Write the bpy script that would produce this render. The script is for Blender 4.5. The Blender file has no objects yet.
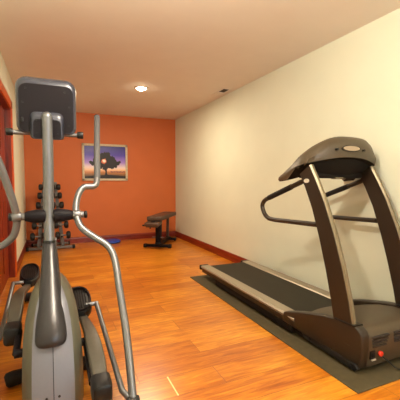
import bpy, bmesh, math, random
from mathutils import Vector, Matrix
random.seed(7)
C = bpy.context.scene.collection
PI = math.pi

# ------------------------------------------------------------ materials
def new_mat(name):
    m = bpy.data.materials.new(name); m.use_nodes = True
    nt = m.node_tree; b = nt.nodes['Principled BSDF']
    return m, nt, b

def srgb(r, g, b):
    f = lambda c: ((c/255+.055)/1.055)**2.4 if c/255 > .04045 else c/255/12.92
    return (f(r), f(g), f(b), 1)

def mat(name, col, rough=.5, metal=0, noise=.06, scale=30, bump=0, coat=0, spec=.5):
    m, nt, b = new_mat(name)
    b.inputs['Roughness'].default_value = rough
    b.inputs['Metallic'].default_value = metal
    b.inputs['Specular IOR Level'].default_value = spec
    b.inputs['Coat Weight'].default_value = coat
    tc = nt.nodes.new('ShaderNodeTexCoord')
    n = nt.nodes.new('ShaderNodeTexNoise'); n.inputs['Scale'].default_value = scale
    n.inputs['Detail'].default_value = 4
    nt.links.new(tc.outputs['Object'], n.inputs['Vector'])
    r = nt.nodes.new('ShaderNodeValToRGB')
    r.color_ramp.elements[0].position = .3; r.color_ramp.elements[1].position = .7
    r.color_ramp.elements[0].color = tuple(c*(1-noise) for c in col[:3])+(1,)
    r.color_ramp.elements[1].color = tuple(min(1, c*(1+noise)) for c in col[:3])+(1,)
    nt.links.new(n.outputs['Fac'], r.inputs['Fac'])
    nt.links.new(r.outputs['Color'], b.inputs['Base Color'])
    if bump:
        bp = nt.nodes.new('ShaderNodeBump'); bp.inputs['Strength'].default_value = bump
        bp.inputs['Distance'].default_value = .002
        nt.links.new(n.outputs['Fac'], bp.inputs['Height'])
        nt.links.new(bp.outputs['Normal'], b.inputs['Normal'])
    return m

def wood_floor():
    m, nt, b = new_mat('laminate_planks')
    N, L = nt.nodes, nt.links
    tc = N.new('ShaderNodeTexCoord')
    mp = N.new('ShaderNodeMapping'); mp.inputs['Location'].default_value = (.35, .05, 0)
    L.new(tc.outputs['Object'], mp.inputs['Vector'])
    br = N.new('ShaderNodeTexBrick')
    br.offset = .37; br.offset_frequency = 2
    br.inputs['Scale'].default_value = 1
    br.inputs['Brick Width'].default_value = 1.25
    br.inputs['Row Height'].default_value = .19
    br.inputs['Mortar Size'].default_value = .0018
    br.inputs['Mortar Smooth'].default_value = .3
    br.inputs['Bias'].default_value = 0
    br.inputs['Color1'].default_value = (0, 0, 0, 1)
    br.inputs['Color2'].default_value = (1, 1, 1, 1)
    br.inputs['Mortar'].default_value = (0, 0, 0, 1)
    L.new(mp.outputs['Vector'], br.inputs['Vector'])
    # streaky grain running with the planks
    mg = N.new('ShaderNodeMapping'); mg.inputs['Scale'].default_value = (1.8, 15, 1)
    L.new(tc.outputs['Object'], mg.inputs['Vector'])
    g = N.new('ShaderNodeTexNoise'); g.inputs['Scale'].default_value = 2.2
    g.inputs['Detail'].default_value = 8; g.inputs['Roughness'].default_value = .62
    g.inputs['Distortion'].default_value = .9
    # shift the grain from plank to plank
    add = N.new('ShaderNodeVectorMath'); add.operation = 'MULTIPLY_ADD'
    L.new(br.outputs['Color'], add.inputs[0]); add.inputs[1].default_value = (7, 3, 5)
    L.new(mg.outputs['Vector'], add.inputs[2])
    L.new(add.outputs['Vector'], g.inputs['Vector'])
    big = N.new('ShaderNodeTexNoise'); big.inputs['Scale'].default_value = 1.5; big.inputs['Detail'].default_value = 3
    mb = N.new('ShaderNodeMapping'); mb.inputs['Scale'].default_value = (1, 2.6, 1)
    L.new(tc.outputs['Object'], mb.inputs['Vector']); L.new(mb.outputs['Vector'], big.inputs['Vector'])
    s1 = N.new('ShaderNodeMath'); s1.operation = 'MULTIPLY_ADD'; s1.inputs[1].default_value = .12
    L.new(br.outputs['Color'], s1.inputs[0])
    s0 = N.new('ShaderNodeMath'); s0.operation = 'MULTIPLY'; s0.inputs[1].default_value = .62
    L.new(g.outputs['Fac'], s0.inputs[0]); L.new(s0.outputs[0], s1.inputs[2])
    s2 = N.new('ShaderNodeMath'); s2.operation = 'MULTIPLY_ADD'; s2.inputs[1].default_value = .3
    L.new(big.outputs['Fac'], s2.inputs[0]); L.new(s1.outputs[0], s2.inputs[2])
    r = N.new('ShaderNodeValToRGB'); e = r.color_ramp.elements
    e[0].position = .27; e[0].color = srgb(128, 56, 10)
    e[1].position = .72; e[1].color = srgb(238, 172, 58)
    a = e.new(.40); a.color = srgb(170, 88, 15)
    a = e.new(.55); a.color = srgb(202, 122, 28)
    L.new(s2.outputs[0], r.inputs['Fac'])
    mx = N.new('ShaderNodeMixRGB'); mx.blend_type = 'MIX'
    mx.inputs['Color2'].default_value = srgb(110, 45, 14)
    fm = N.new('ShaderNodeMath'); fm.operation = 'MULTIPLY'; fm.inputs[1].default_value = .7
    L.new(br.outputs['Fac'], fm.inputs[0]); L.new(fm.outputs[0], mx.inputs['Fac'])
    L.new(r.outputs['Color'], mx.inputs['Color1'])
    L.new(mx.outputs['Color'], b.inputs['Base Color'])
    b.inputs['Roughness'].default_value = .29
    b.inputs['Specular IOR Level'].default_value = .75
    bp = N.new('ShaderNodeBump'); bp.inputs['Strength'].default_value = .25; bp.inputs['Distance'].default_value = .002
    inv = N.new('ShaderNodeMath'); inv.operation = 'SUBTRACT'
    L.new(g.outputs['Fac'], inv.inputs[0]); L.new(br.outputs['Fac'], inv.inputs[1])
    L.new(inv.outputs[0], bp.inputs['Height']); L.new(bp.outputs['Normal'], b.inputs['Normal'])
    return m

def trim_wood(name, c1, c2, rough=.35, sc=(14, 14, 1.2)):
    m, nt, b = new_mat(name); N, L = nt.nodes, nt.links
    tc = N.new('ShaderNodeTexCoord'); mp = N.new('ShaderNodeMapping'); mp.inputs['Scale'].default_value = sc
    L.new(tc.outputs['Object'], mp.inputs['Vector'])
    n = N.new('ShaderNodeTexNoise'); n.inputs['Scale'].default_value = 2.5; n.inputs['Detail'].default_value = 6
    L.new(mp.outputs['Vector'], n.inputs['Vector'])
    r = N.new('ShaderNodeValToRGB'); r.color_ramp.elements[0].color = c1; r.color_ramp.elements[1].color = c2
    r.color_ramp.elements[0].position = .35; r.color_ramp.elements[1].position = .65
    L.new(n.outputs['Fac'], r.inputs['Fac']); L.new(r.outputs['Color'], b.inputs['Base Color'])
    b.inputs['Roughness'].default_value = rough
    return m

def emit(name, col, strength):
    m, nt, b = new_mat(name)
    b.inputs['Base Color'].default_value = col
    b.inputs['Emission Color'].default_value = col
    b.inputs['Emission Strength'].default_value = strength
    return m

M = dict(
    floor=wood_floor(),
    cream=mat('cream_wall_paint', (.71, .73, .59, 1), .75, noise=.02, scale=3, bump=.0),
    orange=mat('burnt_orange_wall_paint', (.57, .138, .028, 1), .6, noise=.03, scale=3),
    ceiling=mat('ceiling_paint', (.80, .75, .68, 1), .85, noise=.015, scale=4),
    trim=trim_wood('red_cherry_trim', srgb(176, 62, 14), srgb(222, 96, 28)),
    base=trim_wood('dark_cherry_baseboard', srgb(112, 30, 14), srgb(140, 44, 20), .35, (1, 1, 12)),
    door=trim_wood('dark_cherry_door', srgb(96, 26, 8), srgb(150, 48, 16)),
    white=mat('white_enamel', (.72, .68, .6, 1), .45, noise=.02),
    darkgap=mat('dark_recess', (.03, .02, .015, 1), .8),
    bulb=emit('warm_bulb', (1, .86, .60, 1), 60),
    silver=mat('silver_paint', (.19, .195, .21, 1), .36, .7, noise=.03, scale=60),
    grip=mat('grey_foam_grip', (.10, .10, .105, 1), .6, noise=.1, scale=200, bump=.3),
    black=mat('black_plastic', (.006, .006, .0065, 1), .45, noise=.1, spec=.35),
    rubber=mat('black_rubber', (.008, .007, .007, 1), .7, spec=.3, noise=.15, scale=120, bump=.3),
    graphite=mat('graphite_plastic', (.010, .0080, .0105, 1), .5, .0, spec=.14, noise=.04, scale=90),
    rim=mat('blue_grey_plastic', (.035, .038, .055, 1), .3, .2, noise=.04, scale=90),
    cover=mat('gunmetal_plastic', (.032, .030, .034, 1), .3, .3, noise=.03, scale=80),
    shell=mat('grey_plastic_daylit', (.15, .155, .19, 1), .42, .05, noise=.02, scale=60),
    shellside=mat('grey_plastic_dim_side', (.09, .085, .058, 1), .45, .05, noise=.02, scale=60),
    armgrey=mat('mid_grey_plastic', (.065, .057, .042, 1), .45, noise=.08, scale=40),
    tread=mat('brown_grey_plastic', (.070, .050, .028, 1), .42, .05, noise=.06, scale=80),
    treadside=mat('dark_brown_plastic', (.022, .014, .008, 1), .42, .1, noise=.05, scale=50),
    treadedge=mat('champagne_metal', (.20, .165, .105, 1), .36, .5, noise=.03, scale=60),
    rail=mat('champagne_rail', (.36, .31, .23, 1), .4, .4, noise=.04, scale=50),
    belt=mat('treadmill_belt', (.022, .018, .010, 1), .7, noise=.15, scale=60, bump=.2, spec=.3),
    mat=mat('olive_rubber_mat', (.070, .054, .026, 1), .65, noise=.12, scale=25, bump=.15, spec=.3),
    red=mat('red_switch', (.75, .04, .02, 1), .25, coat=.5),
    badge=mat('pale_badge', (.6, .55, .45, 1), .4),
    undershade=mat('dark_brown_undershade', (.008, .005, .003, 1), .7, spec=.2),  # near-black brown carrying the shade under console and deck
    slot=mat('beige_inset', (.38, .30, .2, 1), .6, noise=.03),
    steel=mat('dull_grey_steel', (.16, .15, .14, 1), .45, .3, noise=.05),
    vinyl=mat('brown_vinyl', (.075, .042, .028, 1), .42, noise=.08, scale=60, bump=.1),
    vinylb=mat('black_vinyl', (.03, .025, .022, 1), .35),
    blue=mat('blue_rubber', (.01, .06, .45, 1), .4),
    frame=mat('weathered_cream_frame', (.60, .53, .38, 1), .5, noise=.2, scale=60, bump=.4),
    strip=mat('pale_yellow_glint', (.85, .66, .30, 1), .4),
)

# ------------------------------------------------------------ mesh helpers
def obj(name, bm, m, parent=None, smooth=True, angle=35, kind=None, label=None):
    """links bm (drawn in world space) as one mesh object, placed relative to its root Empty"""
    bmesh.ops.recalc_face_normals(bm, faces=bm.faces)
    root = parent
    while root is not None and root.parent is not None: root = root.parent
    me = bpy.data.meshes.new(name)
    if root is not None:
        bm.transform(root_mats[root.name].inverted())
    bm.to_mesh(me); bm.free()
    ms = m if isinstance(m, (list, tuple)) else [m]
    for x in ms: me.materials.append(x)
    if smooth:
        for p in me.polygons: p.use_smooth = True
        me.set_sharp_from_angle(angle=math.radians(angle))
    o = bpy.data.objects.new(name, me); C.objects.link(o)
    if parent is not None: o.parent = parent
    if kind: o['kind'] = kind
    if label: o['label'] = label
    return o

root_mats = {}
def thing(name, label, cat, loc, rotz=0, group=None):
    o = bpy.data.objects.new(name, None); C.objects.link(o)
    o.empty_display_size = .1
    o.location = loc; o.rotation_euler = (0, 0, rotz)
    o['label'] = label; o['category'] = cat
    if group: o['group'] = group
    root_mats[o.name] = Matrix.Translation(loc) @ Matrix.Rotation(rotz, 4, 'Z')
    return o

def tag(o, label, cat, group=None):
    o['label'] = label; o['category'] = cat
    if group: o['group'] = group
    return o

def box(bm, x0, x1, y0, y1, z0, z1, bevel=0, seg=2, mtx=None):
    r = bmesh.ops.create_cube(bm, size=1)
    vs = r['verts']
    for v in vs:
        v.co = Vector((x0+(v.co.x+.5)*(x1-x0), y0+(v.co.y+.5)*(y1-y0), z0+(v.co.z+.5)*(z1-z0)))
    if bevel:
        es = list({e for v in vs for e in v.link_edges})
        g = bmesh.ops.bevel(bm, geom=es, offset=bevel, segments=seg, profile=.5, affect='EDGES')
        vs = list({v for f in g['faces'] for v in f.verts} | {v for v in vs if v.is_valid})
    if mtx is not None:
        bmesh.ops.transform(bm, matrix=mtx, verts=[v for v in vs if v.is_valid])
    return vs

def BM(): return bmesh.new()
def bx(*a, **k):
    bm = BM(); box(bm, *a, **k); return bm

def smooth_path(pts, n=6):
    P = [Vector(p) for p in pts]; out = []
    for i in range(len(P)-1):
        p0 = P[max(i-1, 0)]; p1 = P[i]; p2 = P[i+1]; p3 = P[min(i+2, len(P)-1)]
        for k in range(n):
            t = k/n
            out.append(.5*((2*p1)+(-p0+p2)*t+(2*p0-5*p1+4*p2-p3)*t*t+(-p0+3*p1-3*p2+p3)*t**3))
    out.append(P[-1]); return out

def tube(bm, pts, r, seg=16, smooth=0, flat=1.0):
    P = smooth_path(pts, smooth) if smooth else [Vector(p) for p in pts]
    n = len(P); R = r if isinstance(r, (list, tuple)) else None
    rings = []; up = None
    for i, p in enumerate(P):
        d = (P[min(i+1, n-1)]-P[max(i-1, 0)]).normalized()
        if up is None:
            up = Vector((0, 0, 1)) if abs(d.z) < .9 else Vector((1, 0, 0))
        a = d.cross(up).normalized(); up = a.cross(d).normalized()
        if R:
            f = i/(n-1)*(len(R)-1); k = min(int(f), len(R)-2); rr = R[k]+(R[k+1]-R[k])*(f-k)
        else: rr = r
        rings.append([bm.verts.new(p+rr*(a*math.cos(2*PI*j/seg)+up*flat*math.sin(2*PI*j/seg))) for j in range(seg)])
    for A, B in zip(rings, rings[1:]):
        for j in range(seg): bm.faces.new((A[j], A[(j+1) % seg], B[(j+1) % seg], B[j]))
    bm.faces.new(rings[0][::-1]); bm.faces.new(rings[-1])
    return rings

def rod(bm, a, b, r, seg=20, bevel=0):
    """cylinder from a to b, ends optionally rounded"""
    a = Vector(a); b = Vector(b); d = (b-a); L = d.length; d.normalize()
    if bevel:
        pts = [a, a+d*bevel*.3, a+d*bevel, b-d*bevel, b-d*bevel*.3, b]; rs = [r-bevel, r-bevel*.3, r, r, r-bevel*.3, r-bevel]
    else: pts = [a, b]; rs = [r, r]
    up = Vector((0, 0, 1)) if abs(d.z) < .9 else Vector((1, 0, 0))
    u = d.cross(up).normalized(); v = u.cross(d)
    rings = [[bm.verts.new(p+q*(u*math.cos(2*PI*j/seg)+v*math.sin(2*PI*j/seg))) for j in range(seg)] for p, q in zip(pts, rs)]
    for A, B in zip(rings, rings[1:]):
        for j in range(seg): bm.faces.new((A[j], A[(j+1) % seg], B[(j+1) % seg], B[j]))
    bm.faces.new(rings[0][::-1]); bm.faces.new(rings[-1])

def loft(bm, rings, closed=True, caps=True):
    V = [[bm.verts.new(p) for p in r] for r in rings]; n = len(V[0])
    for A, B in zip(V, V[1:]):
        for j in range(n if closed else n-1):
            bm.faces.new((A[j], A[(j+1) % n], B[(j+1) % n], B[j]))
    if caps: bm.faces.new(V[0][::-1]); bm.faces.new(V[-1])
    return V

def prism(bm, pts, axis, a, b, bevel=0):
    """polygon pts (2D) pulled along axis from a to b"""
    def P(u, v, w):
        return {'X': (w, u, v), 'Y': (u, w, v), 'Z': (u, v, w)}[axis]
    A = [bm.verts.new(P(u, v, a)) for u, v in pts]; B = [bm.verts.new(P(u, v, b)) for u, v in pts]
    n = len(pts)
    fa = bm.faces.new(A[::-1]); fb = bm.faces.new(B)
    for j in range(n): bm.faces.new((A[j], A[(j+1) % n], B[(j+1) % n], B[j]))
    if bevel:
        bmesh.ops.recalc_face_normals(bm, faces=bm.faces)
        es = list(fa.edges)+list(fb.edges)
        bmesh.ops.bevel(bm, geom=es, offset=bevel, segments=3, profile=.5, affect='EDGES')

def rrect(w, h, r, n=5, rt=None):
    """rounded rectangle, w x h about the origin (rt: radius of the top corners)"""
    out = []
    for cx, cy, a0, rr in ((1, 1, 0, rt or r), (-1, 1, 90, rt or r), (-1, -1, 180, r), (1, -1, 270, r)):
        for k in range(n+1):
            a = math.radians(a0+90*k/n)
            out.append((cx*(w/2-rr)+rr*math.cos(a), cy*(h/2-rr)+rr*math.sin(a)))
    return out

def sphere(bm, c, r, sx=1, sy=1, sz=1, u=20, v=12):
    g = bmesh.ops.create_uvsphere(bm, u_segments=u, v_segments=v, radius=r)
    for q in g['verts']: q.co = Vector((q.co.x*sx+c[0], q.co.y*sy+c[1], q.co.z*sz+c[2]))

# ------------------------------------------------------------ room
XL, XR, YB, YF, H = -.435, 2.38, 6.68, -1.4, 2.44
def struct(name, bm, m, **k):
    return obj(name, bm, m, kind='structure', smooth=False, **k)
struct('floor', bx(XL-.8, XR+.1, YF, YB+.1, -.1, 0), M['floor'])
struct('ceiling', bx(XL-.1, XR+.1, YF, YB+.1, H, H+.1), M['ceiling'])
struct('wall_back', bx(XL-.1, XR+.1, YB, YB+.1, 0, H), M['orange'])
struct('wall_right', bx(XR, XR+.1, YF, YB, 0, H), M['cream'])
D0, D1, DH = 2.9, 4.60, 2.03
bm = BM()
box(bm, XL-.1, XL, D1, YB, 0, H); box(bm, XL-.1, XL, YF, D0, 0, H); box(bm, XL-.1, XL, D0, D1, DH, H)
struct('wall_left', bm, M['cream'])
# rear wall behind the camera with a daylight window
WX0, WX1, WZ0, WZ1 = .75, 1.95, 1.0, 2.1
bm = BM()
for x0, x1, z0, z1 in ((XL-.1, WX0, 0, H), (WX1, XR+.1, 0, H), (WX0, WX1, 0, WZ0), (WX0, WX1, WZ1, H)):
    box(bm, x0, x1, YF-.1, YF, z0, z1)
struct('wall_rear', bm, M['cream'])
bm = BM()
for x0, x1, z0, z1 in ((WX0, WX0+.05, WZ0, WZ1), (WX1-.05, WX1, WZ0, WZ1), (WX0, WX1, WZ0, WZ0+.05), (WX0, WX1, WZ1-.05, WZ1), ((WX0+WX1)/2-.02, (WX0+WX1)/2+.02, WZ0, WZ1)):
    box(bm, x0, x1, YF-.08, YF-.02, z0, z1)
struct('window_1', bm, M['white'])
bh, bt = .115, .014
def skirting(name, axis, a, b, pos, sgn):
    p = [(0, 0), (bt, 0), (bt, bh-.03), (bt*.75, bh-.015), (bt*.5, bh-.006), (0, bh)]
    bm = BM()
    if axis == 'Y':
        prism(bm, [(pos+sgn*u, v) for u, v in p], 'Y', a, b)
    else:
        prism(bm, [(pos+sgn*u, v) for u, v in p], 'X', a, b)
    return struct(name, bm, M['base'])
skirting('baseboard_right', 'Y', YF, YB-bt, XR, -1)
skirting('baseboard_back', 'X', XL, XR, YB, -1)
skirting('baseboard_left', 'Y', D1+.1, YB-bt, XL, 1)

# door opening in the left wall: jamb, casing and the cherry door leaves
bm = BM()
box(bm, XL-.1, XL+.004, D1-.02, D1, 0, DH); box(bm, XL-.1, XL+.004, D0, D0+.02, 0, DH)
box(bm, XL-.1, XL+.004, D0, D1, DH-.02, DH)
struct('trim_1', bm, M['door'])
bm = BM()
for y0, y1, z0, z1 in ((D1-.01, D1+.09, 0, DH+.09), (D0-.09, D0+.01, 0, DH+.09), (D0-.09, D1+.09, DH-.01, DH+.09)):
    box(bm, XL, XL+.018, y0, y1, z0, z1, bevel=.005)
struct('trim_2', bm, M['trim'])
bm = BM()
for k in range(3):
    a = D0+.02+k*(D1-D0-.04)/3; b = D0+.02+(k+1)*(D1-D0-.04)/3
    box(bm, XL-.095, XL-.06, a+.003, b-.003, .01, DH-.025, bevel=.003)
    for z0, z1 in ((.16, .95), (1.08, 1.88)):
        box(bm, XL-.062, XL-.052, a+.10, b-.10, z0, z1, bevel=.004)
struct('door_1', bm, M['door'])

# ------------------------------------------------------------ ceiling lamps
def downlight(x, y, label, watts, col=(1, .84, .60), bare=False):
    t = thing('ceiling_light', label, 'light', (x, y, H), 0, 'recessed ceiling lights')
    bm = BM(); n = 40
    prof = [(.062, H-.001), (.064, H-.008), (.078, H-.012), (.088, H-.008), (.092, H)]
    V = [[bm.verts.new((x+r*math.cos(2*PI*j/n), y+r*math.sin(2*PI*j/n), z)) for j in range(n)] for r, z in prof]
    for A, B in zip(V, V[1:]):
        for j in range(n): bm.faces.new((A[j], A[(j+1) % n], B[(j+1) % n], B[j]))
    obj('trim_ring', bm, M['white'], t)
    bm = BM(); sphere(bm, (x, y, H-.006), .062, sz=.5); obj('bulb', bm, M['bulb'], t)
    l = bpy.data.lights.new('lamp_glow', 'POINT' if bare else 'AREA'); l.energy = watts; l.color = col
    if bare: l.shadow_soft_size = .035
    else: l.shape = 'DISK'; l.size = .11
    o = bpy.data.objects.new('lamp_glow', l); C.objects.link(o); o.location = (x, y, H-(.13 if bare else .042))
    return t
downlight(1.15, 4.60, 'lit recessed ceiling light in front of the orange wall', 34)
downlight(.50, 1.35, 'recessed ceiling light above the elliptical trainer', 78, (1, .89, .72), True)
downlight(1.35, -.5, 'recessed ceiling light at the near end of the room', 34, (1, .89, .72), True)

# ceiling vent
t = thing('ceiling_vent', 'small white slotted air vent in the ceiling near the right wall', 'vent', (2.245, 4.36, H))
bm = BM()
for x0, x1, y0, y1 in ((2.185, 2.198, 4.16, 4.56), (2.292, 2.305, 4.16, 4.56), (2.185, 2.305, 4.16, 4.175), (2.185, 2.305, 4.545, 4.56), (2.185, 2.305, 4.352, 4.368)):
    box(bm, x0, x1, y0, y1, H-.008, H, bevel=.002)
obj('vent_frame', bm, M['ceiling'], t, smooth=False)
obj('vent_opening', bx(2.19, 2.30, 4.165, 4.555, H-.002, H-.0005), M['darkgap'], t, smooth=False)
for k in range(8):
    y = 4.385+k*.021
    obj('slat', bx(2.197, 2.293, y-.009, y+.009, H-.007, H-.004), M['ceiling'], t, smooth=False)

# ------------------------------------------------------------ framed picture
def picture_mats():
    m, nt, b = new_mat('sunset_print'); N, L = nt.nodes, nt.links
    tc = N.new('ShaderNodeTexCoord'); sp = N.new('ShaderNodeSeparateXYZ')
    L.new(tc.outputs['Generated'], sp.inputs[0])
    r = N.new('ShaderNodeValToRGB'); e = r.color_ramp.elements
    e[0].position = 0; e[0].color = srgb(60, 42, 25)
    e[1].position = 1; e[1].color = srgb(28, 14, 120)
    for p, c in ((.10, srgb(120, 85, 40)), (.20, srgb(205, 130, 60)), (.27, srgb(250, 205, 160)), (.34, srgb(245, 225, 225)), (.50, srgb(165, 130, 220)), (.72, srgb(70, 40, 175))):
        q = e.new(p); q.color = c
    L.new(sp.outputs['Z'], r.inputs['Fac'])
    # pale sun glow behind the crown
    d = N.new('ShaderNodeVectorMath'); d.operation = 'DISTANCE'
    mp = N.new('ShaderNodeMapping'); mp.inputs['Scale'].default_value = (1.2, 0, 1)
    L.new(tc.outputs['Generated'], mp.inputs[0]); L.new(mp.outputs[0], d.inputs[0]); d.inputs[1].default_value = (.48*1.2, 0, .54)
    g = N.new('ShaderNodeValToRGB'); g.color_ramp.elements[0].color = (1, 1, 1, 1); g.color_ramp.elements[1].color = (0, 0, 0, 1)
    g.color_ramp.elements[1].position = .28
    L.new(d.outputs['Value'], g.inputs['Fac'])
    mx = N.new('ShaderNodeMixRGB'); mx.inputs['Color2'].default_value = srgb(255, 190, 150)
    L.new(g.outputs['Color'], mx.inputs['Fac']); L.new(r.outputs['Color'], mx.inputs['Color1'])
    L.new(mx.outputs['Color'], b.inputs['Base Color']); b.inputs['Roughness'].default_value = .35
    return m
px0, px1, pz0, pz1, py = .525, 1.375, 1.175, 1.875, YB-.03
t = thing('framed_picture', 'framed sunset photograph of a dark tree hanging on the orange wall', 'picture', ((px0+px1)/2, YB, (pz0+pz1)/2))
fw = .042
bm = BM()
for x0, x1, z0, z1 in ((px0, px1, pz1-fw, pz1), (px0, px1, pz0, pz0+fw), (px0, px0+fw, pz0, pz1), (px1-fw, px1, pz0, pz1)):
    box(bm, x0, x1, py, YB, z0, z1, bevel=.007)
obj('picture_frame', bm, M['frame'], t)
ix0, ix1, iz0, iz1 = px0+fw, px1-fw, pz0+fw, pz1-fw
bm = BM(); yy = py+.014
V = [bm.verts.new(p) for p in ((ix0, yy, iz0), (ix1, yy, iz0), (ix1, yy, iz1), (ix0, yy, iz1))]
bm.faces.new(V)
box(bm, ix0, ix1, yy+.001, YB, iz0, iz1)
def blob(cx, cz, r, mi, y, n=14, jag=.25, sq=1):
    vs = [bm.verts.new((ix0+(cx+r*(1+random.uniform(-jag, jag))*math.cos(2*PI*k/n))*(ix1-ix0), y, iz0+(cz+r*sq*1.22*(1+random.uniform(-jag, jag))*math.sin(2*PI*k/n))*(iz1-iz0))) for k in range(n)]
    f = bm.faces.new(vs); f.material_index = mi
# crown, trunk, horizon trees and the sun as printed shapes
y1 = yy-.0012
crown = [(.5, .66, .13), (.36, .60, .10), (.63, .58, .11), (.28, .53, .08), (.72, .50, .08), (.45, .50, .12), (.58, .47, .11), (.40, .42, .09), (.65, .40, .08), (.20, .46, .06), (.80, .47, .05), (.25, .58, .05), (.55, .74, .07), (.42, .72, .06), (.15, .50, .04), (.85, .52, .035), (.5, .36, .08), (.32, .40, .05), (.75, .38, .04)]
for k, (cx, cz, r) in enumerate(crown): blob(cx, cz, r, 1, y1-.00004*k, 22, .22)
V = [bm.verts.new((ix0+u*(ix1-ix0), y1-.001, iz0+w*(iz1-iz0))) for u, w in ((.475, .08), (.56, .08), (.535, .18), (.53, .42), (.49, .42), (.495, .18))]
f = bm.faces.new(V); f.material_index = 1
V = [bm.verts.new((ix0+u*(ix1-ix0), y1, iz0+w*(iz1-iz0))) for u, w in ((0, 0), (1, 0), (1, .07), (.8, .10), (.55, .12), (.4, .10), (.2, .09), (0, .06))]
f = bm.faces.new(V); f.material_index = 1
for k in range(9): blob(.64+k*.04, .20+random.uniform(0, .015), .02, 2, y1+.0004-.00003*k, 10, .3)
blob(.47, .545, .065, 4, y1-.0015, 16, .3); blob(.47, .545, .042, 3, y1-.0019, 16, .12)
obj('print', bm, [picture_mats(), mat('print_tree_black', srgb(24, 14, 20), .5), mat('print_far_trees', srgb(130, 80, 80), .5), mat('print_sun', (1, .93, .82, 1), .5), mat('print_sun_glow', srgb(225, 110, 60), .5)], t, smooth=False)

# ------------------------------------------------------------ floor mat and treadmill
obj_mat = obj('exercise_mat', bx(1.505, 2.355, 1.275, 3.72, 0, .008, bevel=.003), M['mat'], smooth=False)
tag(obj_mat, 'olive grey rubber mat on the wood floor under the treadmill', 'mat')
MZ = .008
tm = thing('treadmill', 'brown and champagne treadmill on a mat by the cream wall', 'treadmill', (1.98, 2.5, MZ))
TX0, TX1 = 1.66, 2.30; TXC = (TX0+TX1)/2
# deck frame: underbody blackened to stand for the shade below, brown beams, champagne side rails
DX0, DX1 = 1.615, 2.300
bm = BM(); box(bm, DX0+.006, DX1-.006, 1.98, 3.26, MZ+.018, .112, bevel=.005); box(bm, TX0-.010, TX1-.01, 1.55, 1.98, MZ+.016, .07)
obj('deck_underbody_shade', bm, M['undershade'], tm)
for s, a, b in ((-1, DX0+.008, DX0+.055), (1, DX1-.055, DX1-.008)):
    obj('side_beam', bx(a-.004, b+.004, 1.95, 3.62, .080, .132, bevel=.008), M['treadside'], tm)
    x0, x1 = (DX0, DX0+.110) if s < 0 else (DX1-.110, DX1)
    bm = BM(); prism(bm, [(x0+.004, .124), (x1-.004, .124), (x1, .136), (x1-.006, .151), (x0+.012, .151), (x0, .140)], 'Y', 1.95, 3.645)
    obj('side_rail', bm, M['rail'], tm)
    obj('end_cap', bx(x0-.004, x1+.002, 3.64, 3.685, .098, .154, bevel=.012), M['black'], tm)
bm = BM()
rings = []
R = .02
for X in (DX0+.11, DX1-.11):
    ring = [(X, 1.7, .143), (X, 3.62, .143)]
    ring += [(X, 3.62+R*math.sin(a), .123+R*math.cos(a)) for a in [PI*k/8 for k in range(1, 8)]]
    ring += [(X, 3.62, .103), (X, 1.7, .103)]
    rings.append(ring)
loft(bm, rings); obj('belt', bm, M['belt'], tm)
bm = BM(); rod(bm, (DX0+.02, 3.62, .123), (DX1-.02, 3.62, .123), .017); obj('rear_roller', bm, M['rubber'], tm)
for x in (DX0+.05, DX1-.09):
    obj('foot', bx(x, x+.04, 3.20, 3.25, MZ, MZ+.03, bevel=.006), M['rubber'], tm)

# motor hood with its side shrouds
def hood_profile(u):
    a = abs(u)                      # arc of the step behind the motor cover
    ys = 1.80-.07*(a**2)
    step = .032 if a < .83 else 0
    top = .262
    return [(1.402, .036), (1.392, .16), (1.397, .215), (1.408, .240), (1.428, .257), (1.46, .266), (1.52, top+.003),
            (1.62, top-.002), (ys-.01, .238), (ys, .226), (ys+.004, .226-step), (ys+.07, .185), (ys+.15, .168),
            (ys+.21, .156), (ys+.215, .140), (1.70, .080), (1.60, .036)]
bm = BM(); N_ = 24
loft(bm, [[(TXC+u*.262, y, z) for y, z in hood_profile(u)] for u in [-1+2*k/N_ for k in range(N_+1)]])
hood = obj('motor_hood', bm, M['tread'], tm)
prof = [(2.07, .150), (2.06, .160), (1.92, .205), (1.80, .236), (1.69, .262), (1.55, .283), (1.47, .287), (1.425, .280), (1.398, .262), (1.386, .235),
        (1.384, .16), (1.402, .040), (1.46, .034), (1.62, .046), (1.82, .060), (2.00, .078), (2.08, .084)]
for x0, x1 in ((TX0-.006, TX0+.062), (TX1-.062, TX1+.006)):
    bm = BM(); prism(bm, prof, 'X', x0, x1, bevel=.010)
    if x0 < 2:                       # the left shroud flares out to meet the wider deck rail
        for v in bm.verts: v.co.x -= .042*max(0, min(1, (v.co.y-1.5)/.55))**1.5
    obj('side_shroud', bm, M['treadside'], tm)
    # dark bracket plate where the upright comes down
    bm = BM(); prism(bm, [(1.44, .289), (1.60, .281), (1.60, .272), (1.44, .276)], 'X', x0-.003, x1+.003, bevel=.002)
    obj('bracket', bm, M['black'], tm)
# raised contour on the left shroud
bm = BM(); tube(bm, [(TX0-.024, 1.86, .115), (TX0-.015, 1.72, .150), (TX0-.009, 1.60, .165), (TX0-.007, 1.47, .155)], .0045, 8, 5)
obj('shroud_ridge', bm, M['treadside'], tm)
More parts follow.
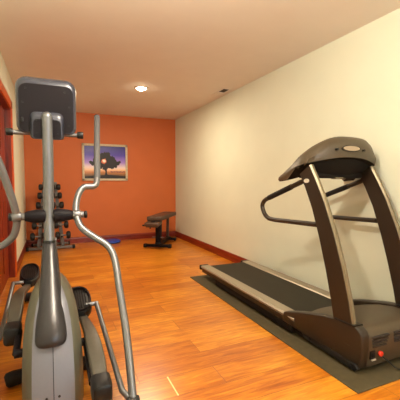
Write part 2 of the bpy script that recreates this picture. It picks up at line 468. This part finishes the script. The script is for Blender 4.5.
# incline lift arms with bolts and transport wheels
for x0, x1, xo in ((TX0-.022, TX0+.012, TX0-.023), (TX1-.012, TX1+.012, TX1+.013)):
    bm = BM(); prism(bm, [(1.86, .078), (1.88, .060), (1.86, .036), (1.50, .022), (1.42, .020), (1.40, .040), (1.42, .064), (1.50, .062), (1.80, .082)], 'X', x0, x1, bevel=.004)
    a = obj('lift_arm', bm, M['black'], tm)
    for y, z in ((1.80, .055), (1.45, .042)):
        bm = BM(); rod(bm, (xo, y, z), (xo+(-.005 if xo < 2 else .005), y, z), .011, 16, .002)
        obj('bolt', bm, M['graphite'], a)
for x in (TX0+.02, TX1-.05):
    bm = BM(); rod(bm, (x, 1.455, MZ+.026), (x+.03, 1.455, MZ+.026), .026, 20, .005); obj('wheel', bm, M['rubber'], tm)
obj('front_cross_member', bx(TX0+.015, TX1-.015, 1.44, 1.48, .022, .046, bevel=.004), M['black'], tm)
# vent louvres, power inlet, red switch
for gx in (1.755, 1.945, 2.115):
    for k in range(4):
        z = .214-.0185*k
        obj('vent_slot', bx(gx, gx+.14-.008*k, 1.3855, 1.402, z-.0055, z+.0055, bevel=.001), M['darkgap'], tm)
pl = obj('power_plate', bx(1.735, 1.778, 1.388, 1.402, .085, .135, bevel=.003), M['black'], tm)
obj('socket', bx(1.744, 1.769, 1.384, 1.390, .100, .125, bevel=.002), M['rubber'], pl)
obj('power_label', bx(1.752, 1.785, 1.390, 1.400, .072, .080), M['badge'], tm, smooth=False, label='small white label')
bm = BM(); rod(bm, (1.822, 1.379, .106), (1.822, 1.398, .106), .0165, 24, .004)
obj('power_switch', bm, M['red'], tm, label='round red switch')
bm = BM(); tube(bm, [(1.838, 1.394, .088), (1.86, 1.36, .060), (1.90, 1.335, .022), (1.97, 1.33, MZ+.005), (2.10, 1.31, MZ+.005), (2.24, 1.33, MZ+.005), (2.33, 1.42, MZ+.005)], .0045, 10, 6)
obj('power_cord', bm, M['black'], tm)

# uprights
def upright(x0, x1, edge_out):
    c = [((1.533, .262), .150), ((1.563, .40), .150), ((1.620, .60), .146), ((1.688, .80), .138), ((1.770, 1.0), .126), ((1.850, 1.15), .120), ((1.910, 1.245), .120)]
    bm = BM(); rings = []
    ed = BM(); er = []
    for i, ((y, z), w) in enumerate(c):
        q = c[min(i+1, len(c)-1)][0]; p = c[max(i-1, 0)][0]
        d = Vector((0, q[0]-p[0], q[1]-p[1])).normalized(); n = Vector((0, d.z, -d.y))
        o = Vector((0, y, z))
        a, b = o-n*w/2, o+n*w/2
        rings.append([(x0+.006, a.y, a.z), (x1-.006, a.y, a.z), (x1, a.y+n.y*.006, a.z+n.z*.006), (x1, b.y, b.z), (x1-.006, b.y+n.y*.006, b.z+n.z*.006), (x0+.006, b.y+n.y*.006, b.z+n.z*.006), (x0, b.y, b.z), (x0, a.y+n.y*.006, a.z+n.z*.006)])
        f = o-n*(w/2)
        er.append([(x0+.002, f.y+.004*n.y, f.z+.004*n.z), (x0+.010, f.y-.007*n.y, f.z-.007*n.z), (x0+.027, f.y-.007*n.y, f.z-.007*n.z), (x0+.031, f.y+.004*n.y, f.z+.004*n.z)])
    loft(bm, rings); u = obj('upright', bm, M['treadside'], tm)
    loft(ed, er); obj('edge_trim', ed, M['treadedge'], u)
    for z in (.86, 1.12):
        y = {.86: 1.712, 1.12: 1.834}[z]+.012
        bm = BM(); s = x0 if edge_out < 0 else x1
        rod(bm, (x0+.033, y-.060, z-.004), (x0+.033, y-.085, z-.014), .006, 12); obj('screw', bm, M['black'], u)
    return u
ul = upright(TX0, TX0+.042, -1)
ur = upright(TX1-.042, TX1, 1)
bm = BM(); rings = []
for x in (TX0-.004, TX0+.001):
    rings.append([(x, 1.885+.026*math.cos(2*PI*k/20), 1.165+.015*math.sin(2*PI*k/20)) for k in range(20)])
loft(bm, rings); obj('badge', bm, M['badge'], ul, label='small pale oval badge')

# console: a lofted hood with arched front and wings reaching to the user
def con_ring(u):
    a = abs(u); x = TXC+.018+u*.350
    yf = 1.795+.085*a**2
    zc = 1.492-.160*a**2.5 if u < 0 else 1.492-.125*a**4.5
    zb = 1.335-.050*a**2
    if a > .97: zc -= .03
    w = max(0, (a-.70)/.30)           # wings only at the sides
    w = w*w*(3-2*w)
    dy = 2.06+.15*w; dz = 1.235-.055*w
    if a > .97: dz -= .004
    return [(x, yf+.006, zb), (x, yf-.004, (zb+zc)/2), (x, yf+.012, zc-.030), (x, yf+.035, zc-.008), (x, yf+.065, zc),
            (x, yf+.11, zc-.012), (x, yf+.5*(dy-yf)+.02, zc+(dz-zc)*.40), (x, dy-.03, dz+.030), (x, dy, dz+.012), (x, dy+.003, dz-.006),
            (x, dy-.016, dz-.020), (x, dy-.12, dz-.022+.012*w), (x, yf+.11, 1.208+.055*w), (x, yf+.075, zb-.06+.03*w), (x, yf+.055, zb-.010)]
bm = BM()
us = [-1, -.985, -.96, -.92, -.86, -.78, -.7]+[-.6+.1*k for k in range(13)]+[.7, .78, .86, .92, .96, .985, 1]
rings = []
for u in us:
    r = con_ring(u)
    if abs(u) > .96:
        f = .90 if abs(u) == 1 else .965
        cy = sum(p[1] for p in r)/len(r); cz = sum(p[2] for p in r)/len(r)
        r = [(p[0], cy+(p[1]-cy)*f, cz+(p[2]-cz)*f) for p in r]
    rings.append(r)
VV = loft(bm, rings); n_ = len(VV[0])
under = {(v) for r_ in VV for v in r_[10:]} | {r_[0] for r_ in VV}  # underside faces darkened, their shade put into the colour
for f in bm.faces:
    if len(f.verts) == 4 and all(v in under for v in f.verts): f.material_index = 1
con = obj('console', bm, [M['tread'], M['undershade']], tm, angle=50)
# pale oval grab opening in a dark surround
for nm, a_, b_, yo, mm in (('slot_surround', .092, .026, .0, M['treadside']), ('grab_slot', .078, .017, -.004, M['slot'])):
    cb = BM(); rr = []
    for t_ in (0, 1):
        rr.append([(TXC+.005+a_*math.cos(2*PI*k/32), 1.792+yo+.02*t_+.10*max(0, b_*math.sin(2*PI*k/32)), 1.398+b_*math.sin(2*PI*k/32)) for k in range(32)])
    loft(cb, rr); gs = obj(nm, cb, mm, con)
for dx in (-.135, .125):
    bm = BM(); rod(bm, (TXC+.005+dx, 1.787, 1.388), (TXC+.005+dx, 1.825, 1.388), .009, 14); obj('screw', bm, M['black'], con)
# tray under the console, shade painted into its colour, with a small latch
obj('console_tray', bx(TX0+.06, TX1-.06, 1.91, 2.05, 1.185, 1.225, bevel=.01), M['undershade'], tm)
obj('latch', bx(TXC-.03, TXC+.05, 1.90, 1.95, 1.178, 1.192, bevel=.004), M['treadedge'], tm)
# safety cord hanging by the left upright
bm = BM(); tube(bm, [(TX0+.085, 1.93, 1.195), (TX0+.085, 1.93, 1.10), (TX0+.080, 1.92, 1.03)], .0015, 6, 3)
obj('safety_cord', bm, M['black'], tm)
# handrails
for x in (TX0+.025, TX1-.025):
    bm = BM()
    tube(bm, [(x, 1.93, 1.170), (x, 2.05, 1.130), (x, 2.25, 1.063), (x, 2.39, 1.016), (x, 2.445, .988), (x, 2.468, .945), (x, 2.440, .888), (x, 2.39, .853), (x, 2.31, .843), (x, 2.10, .849), (x, 1.88, .857), (x, 1.80, .860)], .0185, 16, 5)
    h = obj('handrail', bm, M['treadside'], tm)
    bm = BM(); tube(bm, [(x, 2.08, 1.120), (x, 2.25, 1.063), (x, 2.37, 1.023)], .0215, 16); obj('grip', bm, M['rubber'], h)

# ------------------------------------------------------------ elliptical trainer
EX = -.017
el = thing('elliptical_trainer', 'grey elliptical cross trainer standing on the wood floor by the door', 'exercise machine', (EX, 2.3, 0))
# mast
mast_p = [(EX, 2.172, 1.535), (EX, 2.195, 1.25), (EX-.004, 2.20, .95), (EX-.004, 2.165, .72)]
bm = BM(); tube(bm, mast_p, .0295, 24, 4); obj('mast', bm, M['silver'], el)
bm = BM(); sphere(bm, (EX, 2.172, 1.535), .0300, u=24, v=12); obj('mast_cap', bm, M['silver'], el)
# mast cover: flared hood, round towards the front
def cover_ring(y, z, w, d, n=20):
    out = []
    for k in range(n+1):
        a = PI*k/n
        out.append((EX-.003+w*math.cos(a), y-d*math.sin(a)**.8, z))
    out += [(EX-.003-w, y+.05, z+.02), (EX-.003+w, y+.05, z+.02)]
    return out
cs = [(2.175, .80, .035, .036), (2.172, .795, .039, .042), (2.145, .74, .042, .047), (2.07, .64, .050, .055), (1.985, .55, .058, .062), (1.90, .46, .070, .070),
      (1.855, .41, .075, .070), (1.825, .375, .076, .062), (1.812, .355, .072, .050), (1.806, .345, .064, .040)]
bm = BM(); loft(bm, [cover_ring(*c) for c in cs]); obj('mast_cover', bm, M['cover'], el, angle=60)
bm = BM(); tube(bm, [(EX-.004, 2.17, .778), (EX-.004, 2.175, .808)], .038, 24); obj('collar', bm, M['black'], el)
# drive housing: two shell halves with a seam, daylight on the front and dimmer sides put into the colour
def shroud_ring(z, w, wf, yf, yb, s=0):
    x = EX+.004
    ym = yf+.055
    return [(x, yf-.006, z), (x+wf*.6, yf-.003, z), (x+wf, yf+.006, z), (x+(wf+w)/2, yf+.028, z), (x+w, ym+.02, z), (x+w, (ym+yb)/2, z), (x+w*.9, yb-.03, z), (x+w*.6, yb, z), (x, yb, z)]
sh = [(.625, .030, .018, 2.08, 2.17), (.605, .058, .036, 2.03, 2.22), (.56, .088, .058, 1.965, 2.28), (.51, .110, .074, 1.91, 2.33), (.44, .128, .086, 1.855, 2.37),
      (.36, .137, .092, 1.80, 2.40), (.26, .140, .094, 1.745, 2.40), (.15, .140, .094, 1.70, 2.38), (.07, .137, .092, 1.68, 2.36), (.035, .130, .088, 1.69, 2.34)]
for s in (-1, 1):
    bm = BM()
    rings = []
    for r in sh:
        ring = shroud_ring(*r)
        x = EX+.004
        rings.append([(x+s*(p[0]-x+.0010), p[1], p[2]) for p in ring])
    V = loft(bm, rings)
    for f in bm.faces:
        c = f.calc_center_median()
        rr = abs(c.x-(EX+.004))
        if rr > .5*((.104 if c.z < .45 else .104-.45*(c.z-.45))+.0) and f.normal.length >= 0:
            pass
    bmesh.ops.recalc_face_normals(bm, faces=bm.faces)
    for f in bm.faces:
        if abs(f.normal.x) > .45: f.material_index = 1  # faces turned sideways take the dimmer copy of the plastic
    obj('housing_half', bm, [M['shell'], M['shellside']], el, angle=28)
bm = BM(); loft(bm, [[(EX+.004+dx, r[3]-.0065+dy, r[0]) for dx, dy in ((-.0016, 0), (.0016, 0), (.0016, .01), (-.0016, .01))] for r in sh[3:]])
obj('seam', bm, M['graphite'], el)
for dx in (-.028, .028):
    bm = BM(); rod(bm, (EX+dx, 1.697, .135), (EX+dx, 1.690, .135), .006, 12); obj('screw', bm, M['black'], el)
# base: beam, cross feet with rubber ends
obj('base_beam', bx(EX-.04, EX+.04, 2.0, 3.62, .045, .095, bevel=.01), M['armgrey'], el)
for y, w in ((2.13, .235), (3.60, .27)):
    bm = BM(); rod(bm, (EX-w+.05, y, .045), (EX+w-.05, y, .045), .030, 20)
    f = obj('cross_foot', bm, M['armgrey'], el)
    for s in (-1, 1):
        bm = BM(); tube(bm, [(EX+s*(w-.09), y, .046), (EX+s*(w-.03), y-.01, .045), (EX+s*(w-.0), y-.02, .042), (EX+s*(w+.012), y-.023, .040)], [.038, .042, .040, .024], 20, 3)
        obj('rubber_end', bm, M['rubber'], f)
# axle across the mast with boots and end caps
PZ, PY = .955, 2.2
bm = BM(); rod(bm, (EX-.215, PY, PZ), (EX+.195, PY, PZ), .021, 24, .003); ax = obj('pivot_axle', bm, M['silver'], el)
for s in (-1, 1):
    bm = BM(); tube(bm, [(EX+s*.022, PY, PZ), (EX+s*.040, PY, PZ), (EX+s*.07, PY, PZ), (EX+s*.10, PY, PZ), (EX+s*.125, PY, PZ), (EX+s*.132, PY, PZ)], [.036, .040, .040, .035, .028, .024], 24, 4)
    obj('sleeve', bm, M['graphite'], ax)
    bm = BM(); rod(bm, (EX+s*.197, PY, PZ), (EX+s*.215, PY, PZ), .023, 20, .005); obj('end_cap', bm, M['black'], ax)
# swinging handle arms
def arm(pts, tilt, s, hx, grip_r=.0215):
    a = math.radians(tilt)
    P = [Vector((EX+s*x, PY+q*math.sin(a), PZ+q*math.cos(a))) for x, q in pts]
    bm = BM(); tube(bm, P[1:], .0205, 20, 5)
    o = obj('handle_arm', bm, M['silver'], el)
    S = smooth_path(P, 5)[:11]
    bm = BM(); tube(bm, S, grip_r, 20); g = obj('grip', bm, M['grip'], o)
    bm = BM(); d = (P[0]-P[1]).normalized(); rod(bm, P[0], P[0]+d*.008, grip_r+.001, 20, .003); obj('grip_cap', bm, M['black'], g)
    bm = BM(); c = Vector((EX+s*hx, PY, PZ))
    rod(bm, c+Vector((-.022, 0, 0)), c+Vector((.022, 0, 0)), .030, 24, .004); obj('pivot_hub', bm, M['silver'], o)
    return P[-1]
RP = [(.346, .865), (.318, .532), (.297, .275), (.275, .218), (.241, .213), (.207, .206), (.176, .162), (.153, .071), (.154, -.016), (.179, -.095), (.249, -.165), (.319, -.228), (.350, -.322), (.356, -.507), (.363, -.729), (.361, -.903), (.355, -1.068)]
br_ = arm(RP, 36, 1, .153)
LP = [(.360, .76), (.330, .639), (.285, .438), (.243, .315), (.208, .18), (.184, .073), (.173, -.019), (.192, -.111), (.241, -.164), (.289, -.198), (.340, -.308), (.368, -.516), (.374, -.66), (.370, -.80), (.358, -.87)]
bl_ = arm(LP, -14, -1, .173)
# link tubes from the handle arms back to the pedals
def link(p_low, x, y, z, s):
    bm = BM(); tube(bm, [p_low, (EX+s*.315, p_low[1]+.06, p_low[2]+.03), (x, y-.02, z-.003), (x, y, z)], .0150, 16)
    o = obj('link_tube', bm, M['silver'], el)
    bm = BM(); rod(bm, (x+s*.012, y, z), (x-s*.075, y, z), .015, 16, .003); obj('link_joint', bm, M['silver'], o)
    bm = BM(); c = Vector(p_low); rod(bm, c+Vector((-.03, 0, 0)), c+Vector((.03, 0, 0)), .026, 20, .004); obj('lower_joint', bm, M['black'], o)
link(tuple(br_), .262, 2.36, .325, 1)
link(tuple(bl_), -.305, 3.07, .335, -1)
# pedal arms with crank boots and ribbed foot plates
def pedal_arm(x, y0, z0, y1, z1, s):
    c = [(y0+.02, z0, .034, .030), (y0+.14, z0+.050, .038, .024), (y0+.28, z0+.085, .038, .022), (y0+.45, z0+.090, .032, .02), (y1-.12, z1-.050, .024, .02), (y1+.08, z1-.045, .020, .018)]
    bm = BM(); rings = []
    for i, (y, z, w, h) in enumerate(c):
        xo = x-(s*.030)*(i/5)**2
        rings.append([(xo+px_, y, z+pz_) for px_, pz_ in rrect(2*w, 2*h, min(w, h)*.45, 3)])
    S = []
    for j in range(len(rings[0])):
        S.append(smooth_path([r[j] for r in rings], 4))
    rings = [[S[j][i] for j in range(len(S))] for i in range(len(S[0]))]
    loft(bm, rings); a = obj('pedal_arm', bm, M['armgrey'], el)
    bm = BM(); rr = []
    for y, f in ((y0-.062, .70), (y0-.055, .88), (y0-.035, .97), (y0, 1.0), (y0+.045, 1.0), (y0+.052, .9)):
        rr.append([(x+f*p, y, z0+f*q-.005) for p, q in rrect(.090, .105, .022, 4)])
    loft(bm, rr); obj('crank_boot', bm, M['black'], a)
    # pedal: toe cup front, raised side lips, ribbed sole
    xc = x-s*.030; wd = .078
    bm = BM(); rr = []
    for k in range(13):
        q = -1+k/6; w = wd*max(.30, (1-abs(q)**3.2)**.5); y = y1+.17*q
        rr.append([(xc+p_, y, z1+.010+.035*q+q_) for p_, q_ in rrect(2*w, .058 if q < .4 else .045, .018, 4)])
    loft(bm, rr); p = obj('pedal', bm, M['black'], a)
    bm = BM(); V = []
    for k in range(33):
        t_ = 2*PI*k/32; V.append((xc+(wd-.010)*math.copysign(abs(math.cos(t_))**.8, math.cos(t_)), y1+.150*math.sin(t_), z1+.042+.031*math.sin(t_)))
    tube(bm, V, .0085, 8); obj('rim', bm, M['graphite'], p)
    for k in range(6):
        xx = xc-.04+k*.016
        bm = BM(); tube(bm, [(xx, y1-.12, z1+.016), (xx, y1, z1+.042), (xx, y1+.12, z1+.060)], .0035, 6)
        obj('tread_rib', bm, M['graphite'], p)
pedal_arm(.188, 1.545, .215, 2.45, .305, 1)
pedal_arm(-.222, 2.13, .305, 3.24, .335, -1)
# crank shaft and cranks reaching the boots
bm = BM(); rod(bm, (EX-.18, 1.93, .27), (EX+.18, 1.93, .27), .022, 20); cr = obj('crank_shaft', bm, M['graphite'], el)
bm = BM(); tube(bm, [(EX+.172, 1.93, .27), (EX+.172, 1.60, .215)], .018, 12); obj('crank', bm, M['graphite'], cr)
bm = BM(); tube(bm, [(EX-.172, 1.93, .27), (EX-.172, 2.13, .305)], .018, 12); obj('crank', bm, M['graphite'], cr)

# console of the elliptical, seen from behind
tilt = Matrix.Translation((EX, 2.25, 1.446)) @ Matrix.Rotation(math.radians(8), 4, 'X')
def local_loft(parent, name, layers, m, angle=35, mtx=tilt):
    """layers: (y, w, h, r, rt, zc)"""
    bm = BM()
    rings = [[mtx @ Vector((x, y, z+zc)) for x, z in rrect(w, h, r, 6, rt)] for y, w, h, r, rt, zc in layers]
    loft(bm, rings); return obj(name, bm, m, parent, angle=angle)
cz = .16
con2 = local_loft(el, 'console', [(.070, .305, .285, .05, .05, cz), (.060, .322, .312, .05, .055, cz), (.025, .332, .328, .05, .06, cz), (-.005, .328, .322, .05, .06, cz-.001),
                                 (-.028, .312, .304, .045, .055, cz-.006), (-.037, .298, .284, .04, .05, cz-.012)], M['rim'])
local_loft(con2, 'back_panel', [(-.034, .294, .274, .036, .045, cz-.014), (-.0395, .291, .271, .036, .045, cz-.014)], M['graphite'])
local_loft(con2, 'display', [(.0695, .26, .23, .02, .02, cz), (.0715, .26, .23, .02, .02, cz)], M['black'])
brk = local_loft(con2, 'bracket', [(-.036, .186, .160, .02, .035, .050), (-.050, .178, .152, .02, .035, .045), (-.066, .160, .122, .018, .03, .032)], M['rim'])
local_loft(brk, 'bracket_plate', [(-.064, .150, .112, .015, .026, .029), (-.0675, .148, .110, .015, .026, .029)], M['graphite'])
def screw(x, z, y, par, r=.0055):
    bm = BM(); rod(bm, tilt @ Vector((x, y, z)), tilt @ Vector((x, y-.004, z)), r, 12); obj('screw', bm, M['black'], par)
for x, z in ((-.110, .255), (.098, .250), (-.128, .175), (.124, .165), (.120, .055)): screw(x, z, -.039, con2, .0065)
for x, z in ((-.058, .078), (.058, .078), (-.058, .005), (.058, .005)): screw(x, z, -.067, brk)
obj('port', bx(EX-.136, EX-.124, 2.196, 2.212, 1.505, 1.530, bevel=.002), M['black'], con2)
# fixed hand bar behind the console with black caps
bm = BM(); tube(bm, [(EX-.205, 2.235, 1.447), (EX-.12, 2.245, 1.447), (EX, 2.258, 1.456), (EX+.12, 2.245, 1.447), (EX+.19, 2.235, 1.447)], .0135, 16, 4)
hb = obj('hand_bar', bm, M['silver'], el)
for s, x in ((-1, EX-.205), (1, EX+.19)):
    bm = BM(); rod(bm, (x-s*.022, 2.236, 1.447), (x+s*.014, 2.233, 1.447), .0215, 20, .004); obj('end_cap', bm, M['black'], hb)
for x in (EX-.06, EX+.055):
    obj('clamp', bx(x-.012, x+.012, 2.225, 2.262, 1.436, 1.462, bevel=.004), M['black'], hb)

# ------------------------------------------------------------ dumbbell rack and dumbbells
RX, RY = -.035, 6.27
rk = thing('dumbbell_rack', 'grey A-shaped dumbbell rack on the floor against the orange wall', 'rack', (RX, RY, 0))
def seg(p, q, w, d):
    bm = BM(); p = Vector(p); q = Vector(q)
    rings = [[(c.x+a, c.y+b, c.z) for a, b in ((-w, -d), (w, -d), (w, d), (-w, d))] for c in (p, q)]
    loft(bm, rings); return bm
for s in (-1, 1):
    lg = obj('upright', seg((RX+s*.190, RY, .05), (RX+s*.082, RY+.03, 1.135), .027, .028), M['steel'], rk, angle=30)
    obj('rear_brace', seg((RX+s*.17, RY+.30, .05), (RX+s*.10, RY+.05, .80), .014, .018), M['steel'], rk, angle=30)
    obj('side_foot', bx(RX+s*.19-.02, RX+s*.19+.02, RY-.06, RY+.34, .012, .055, bevel=.004), M['steel'], rk)
obj('top_plate', bx(RX-.115, RX+.115, RY, RY+.06, 1.10, 1.15, bevel=.006), M['steel'], rk)
ff = obj('front_foot', bx(RX-.365, RX+.365, RY-.08, RY-.03, .010, .055, bevel=.006), M['steel'], rk)
rf = obj('rear_foot', bx(RX-.30, RX+.30, RY+.32, RY+.36, .010, .05, bevel=.006), M['steel'], rk)
for x0, x1, y0, y1, p in ((RX-.380, RX-.34, RY-.086, RY-.024, ff), (RX+.34, RX+.385, RY-.086, RY-.024, ff), (RX-.32, RX-.29, RY+.315, RY+.365, rf), (RX+.29, RX+.32, RY+.315, RY+.365, rf)):
    obj('rubber_end', bx(x0, x1, y0, y1, 0, .062, bevel=.006), M['rubber'], p)
levels = [(1.066, .132, .055, .088), (.925, .152, .060, .108), (.765, .178, .063, .130), (.600, .208, .065, .146), (.430, .245, .069, .158), (.250, .276, .072, .172)]
words = ['top', 'second highest', 'third highest', 'third lowest', 'second lowest', 'lowest']
side = {-1: 'left', 1: 'right'}
proto = {}
for li, (z, xo, r, sp) in enumerate(levels):
    for s in (-1, 1):
        cx = RX+s*(xo-sp/2); cy = RY-.150
        # cradle for this dumbbell
        lx = RX+s*(.190-.108*(z-.05)/1.085)
        obj('cradle', bx(lx-.018, lx+.018, cy-.004, RY-.02, z-.034, z-.0145, bevel=.003), M['black'], rk)
        t = thing('dumbbell', 'black round-headed dumbbell, %s one on the %s side of the rack' % (words[li], side[s]), 'dumbbell', (cx, cy, z-r), 0, 'dumbbells on the rack')
        key = li
        if key not in proto:
            bm = BM(); rod(bm, (cx-sp/2, cy, z), (cx+sp/2, cy, z), .0135, 16)
            h = obj('handle', bm, M['steel'], t)
            parts = [h]
            for k in (-1, 1):
                bm = BM(); hx = cx+k*sp/2
                tube(bm, [(hx+k*q, cy, z) for q in (-.036, -.033, -.022, 0, .022, .033, .036)], [r*.45, r*.68, r*.88, r*.93, r*.88, r*.68, r*.3], 20)
                parts.append(obj('weight_head', bm, M['black'], t, angle=40))
            proto[key] = parts
        else:
            for p in proto[key]:
                c = p.copy(); c.parent = t; C.objects.link(c)

# ------------------------------------------------------------ blue disc on the floor
bm = BM(); n = 40; c = (1.02, 6.46)
prof = [(.0, .0), (.12, .0), (.150, .008), (.163, .026), (.155, .046), (.13, .056), (.08, .058), (.0, .058)]
V = [[bm.verts.new((c[0]+max(r, .001)*math.cos(2*PI*j/n), c[1]+max(r, .001)*math.sin(2*PI*j/n), z)) for j in range(n)] for r, z in prof]
for A, B in zip(V, V[1:]):
    for j in range(n): bm.faces.new((A[j], A[(j+1) % n], B[(j+1) % n], B[j]))
bm.faces.new(V[0][::-1]); bm.faces.new(V[-1])
tag(obj('balance_cushion', bm, M['blue']), 'low round blue cushion on the floor beside the orange wall', 'exercise cushion')

# glint of a plank end joint, painted as a pale strip on the floor
a = Vector((.603, 1.66)); b = Vector((.603, 1.86))
tag(obj('joint_glint', bx(.599, .607, 1.66, 1.85, 0, .0015), M['strip'], smooth=False), 'painted pale yellow glint of a plank joint in the wood floor in the foreground', 'strip')

# ------------------------------------------------------------ weight bench
ang = -math.radians(34)
BO = Vector((1.675, 5.655, 0))
wb = thing('weight_bench', 'dark padded adjustable weight bench in the corner of the room', 'bench', tuple(BO), ang)
RM = root_mats[wb.name]
def L(p): return RM @ Vector(p)
def lbox(name, x0, x1, y0, y1, z0, z1, m, bevel=.006, par=None, rx=0, seg_=2):
    """box in bench coordinates, tilted by rx about its own centre"""
    c = Vector(((x0+x1)/2, (y0+y1)/2, (z0+z1)/2))
    bm = BM(); R = RM @ Matrix.Translation(c) @ Matrix.Rotation(rx, 4, 'X') @ Matrix.Translation(-c)
    box(bm, x0, x1, y0, y1, z0, z1, bevel=bevel, seg=seg_, mtx=R)
    return obj(name, bm, m, par or wb)
pad = lbox('back_pad', -.120, .145, -.22, .78, .495, .568, M['vinyl'], .018, seg_=3)
lbox('pad_board', -.105, .105, -.20, .72, .488, .503, M['vinylb'], .003, pad)
seat = lbox('seat_pad', -.125, .125, -.34, -.09, .425, .485, M['vinyl'], .018, rx=math.radians(6), seg_=3)
lbox('seat_board', -.10, .10, -.32, -.11, .408, .428, M['vinylb'], .003, seat, math.radians(6))
lbox('support_rail', -.03, .03, -.28, .60, .450, .490, M['black'])
lbox('post', -.045, .045, .02, .13, .075, .47, M['graphite'])
lbox('post', -.025, .025, .64, .68, .075, .46, M['vinyl'], rx=math.radians(-5))
lbox('spine', -.045, .045, .0, .72, .030, .090, M['black'])
f = lbox('front_foot', -.225, .225, -.03, .03, .015, .060, M['graphite'])
for x0, x1 in ((-.25, -.20), (.20, .25)): lbox('foot_cap', x0, x1, -.036, .036, 0, .066, M['black'], .008, f)
f = lbox('rear_foot', -.13, .13, .70, .75, .015, .060, M['graphite'])
for x0, x1 in ((-.15, -.11), (.11, .15)): lbox('foot_cap', x0, x1, .694, .756, 0, .066, M['black'], .008, f)
lbox('cross_bar', -.11, .10, .03, .055, .165, .185, M['silver'], .004)
bm = BM(); rod(bm, L((-.120, -.30, .43)), L((-.165, -.30, .425)), .014, 14, .003); obj('knob', bm, M['black'], wb)
bm = BM(); rod(bm, L((-.03, -.30, .41)), L((-.03, -.30, .375)), .012, 12); obj('pin', bm, M['black'], wb)

# ------------------------------------------------------------ daylight and camera
w = bpy.data.worlds.new('World'); bpy.context.scene.world = w; w.use_nodes = True
bg = w.node_tree.nodes['Background']
bg.inputs['Color'].default_value = (.70, .84, 1.0, 1); bg.inputs['Strength'].default_value = 7

cam = bpy.data.cameras.new('camera'); co = bpy.data.objects.new('camera', cam); C.objects.link(co)
yaw = math.atan(148/336); pit = math.atan(18.5/336)
co.location = (0, 0, 1.16); co.rotation_euler = (PI/2-pit, 0, -yaw)
cam.sensor_width = 36; cam.lens = 336/400*36; cam.clip_start = .05
sc = bpy.context.scene; sc.camera = co
sc.view_settings.view_transform = 'Standard'; sc.view_settings.look = 'None'
sc.view_settings.gamma = 1; sc.view_settings.use_curve_mapping = False
sc.view_settings.exposure = .22
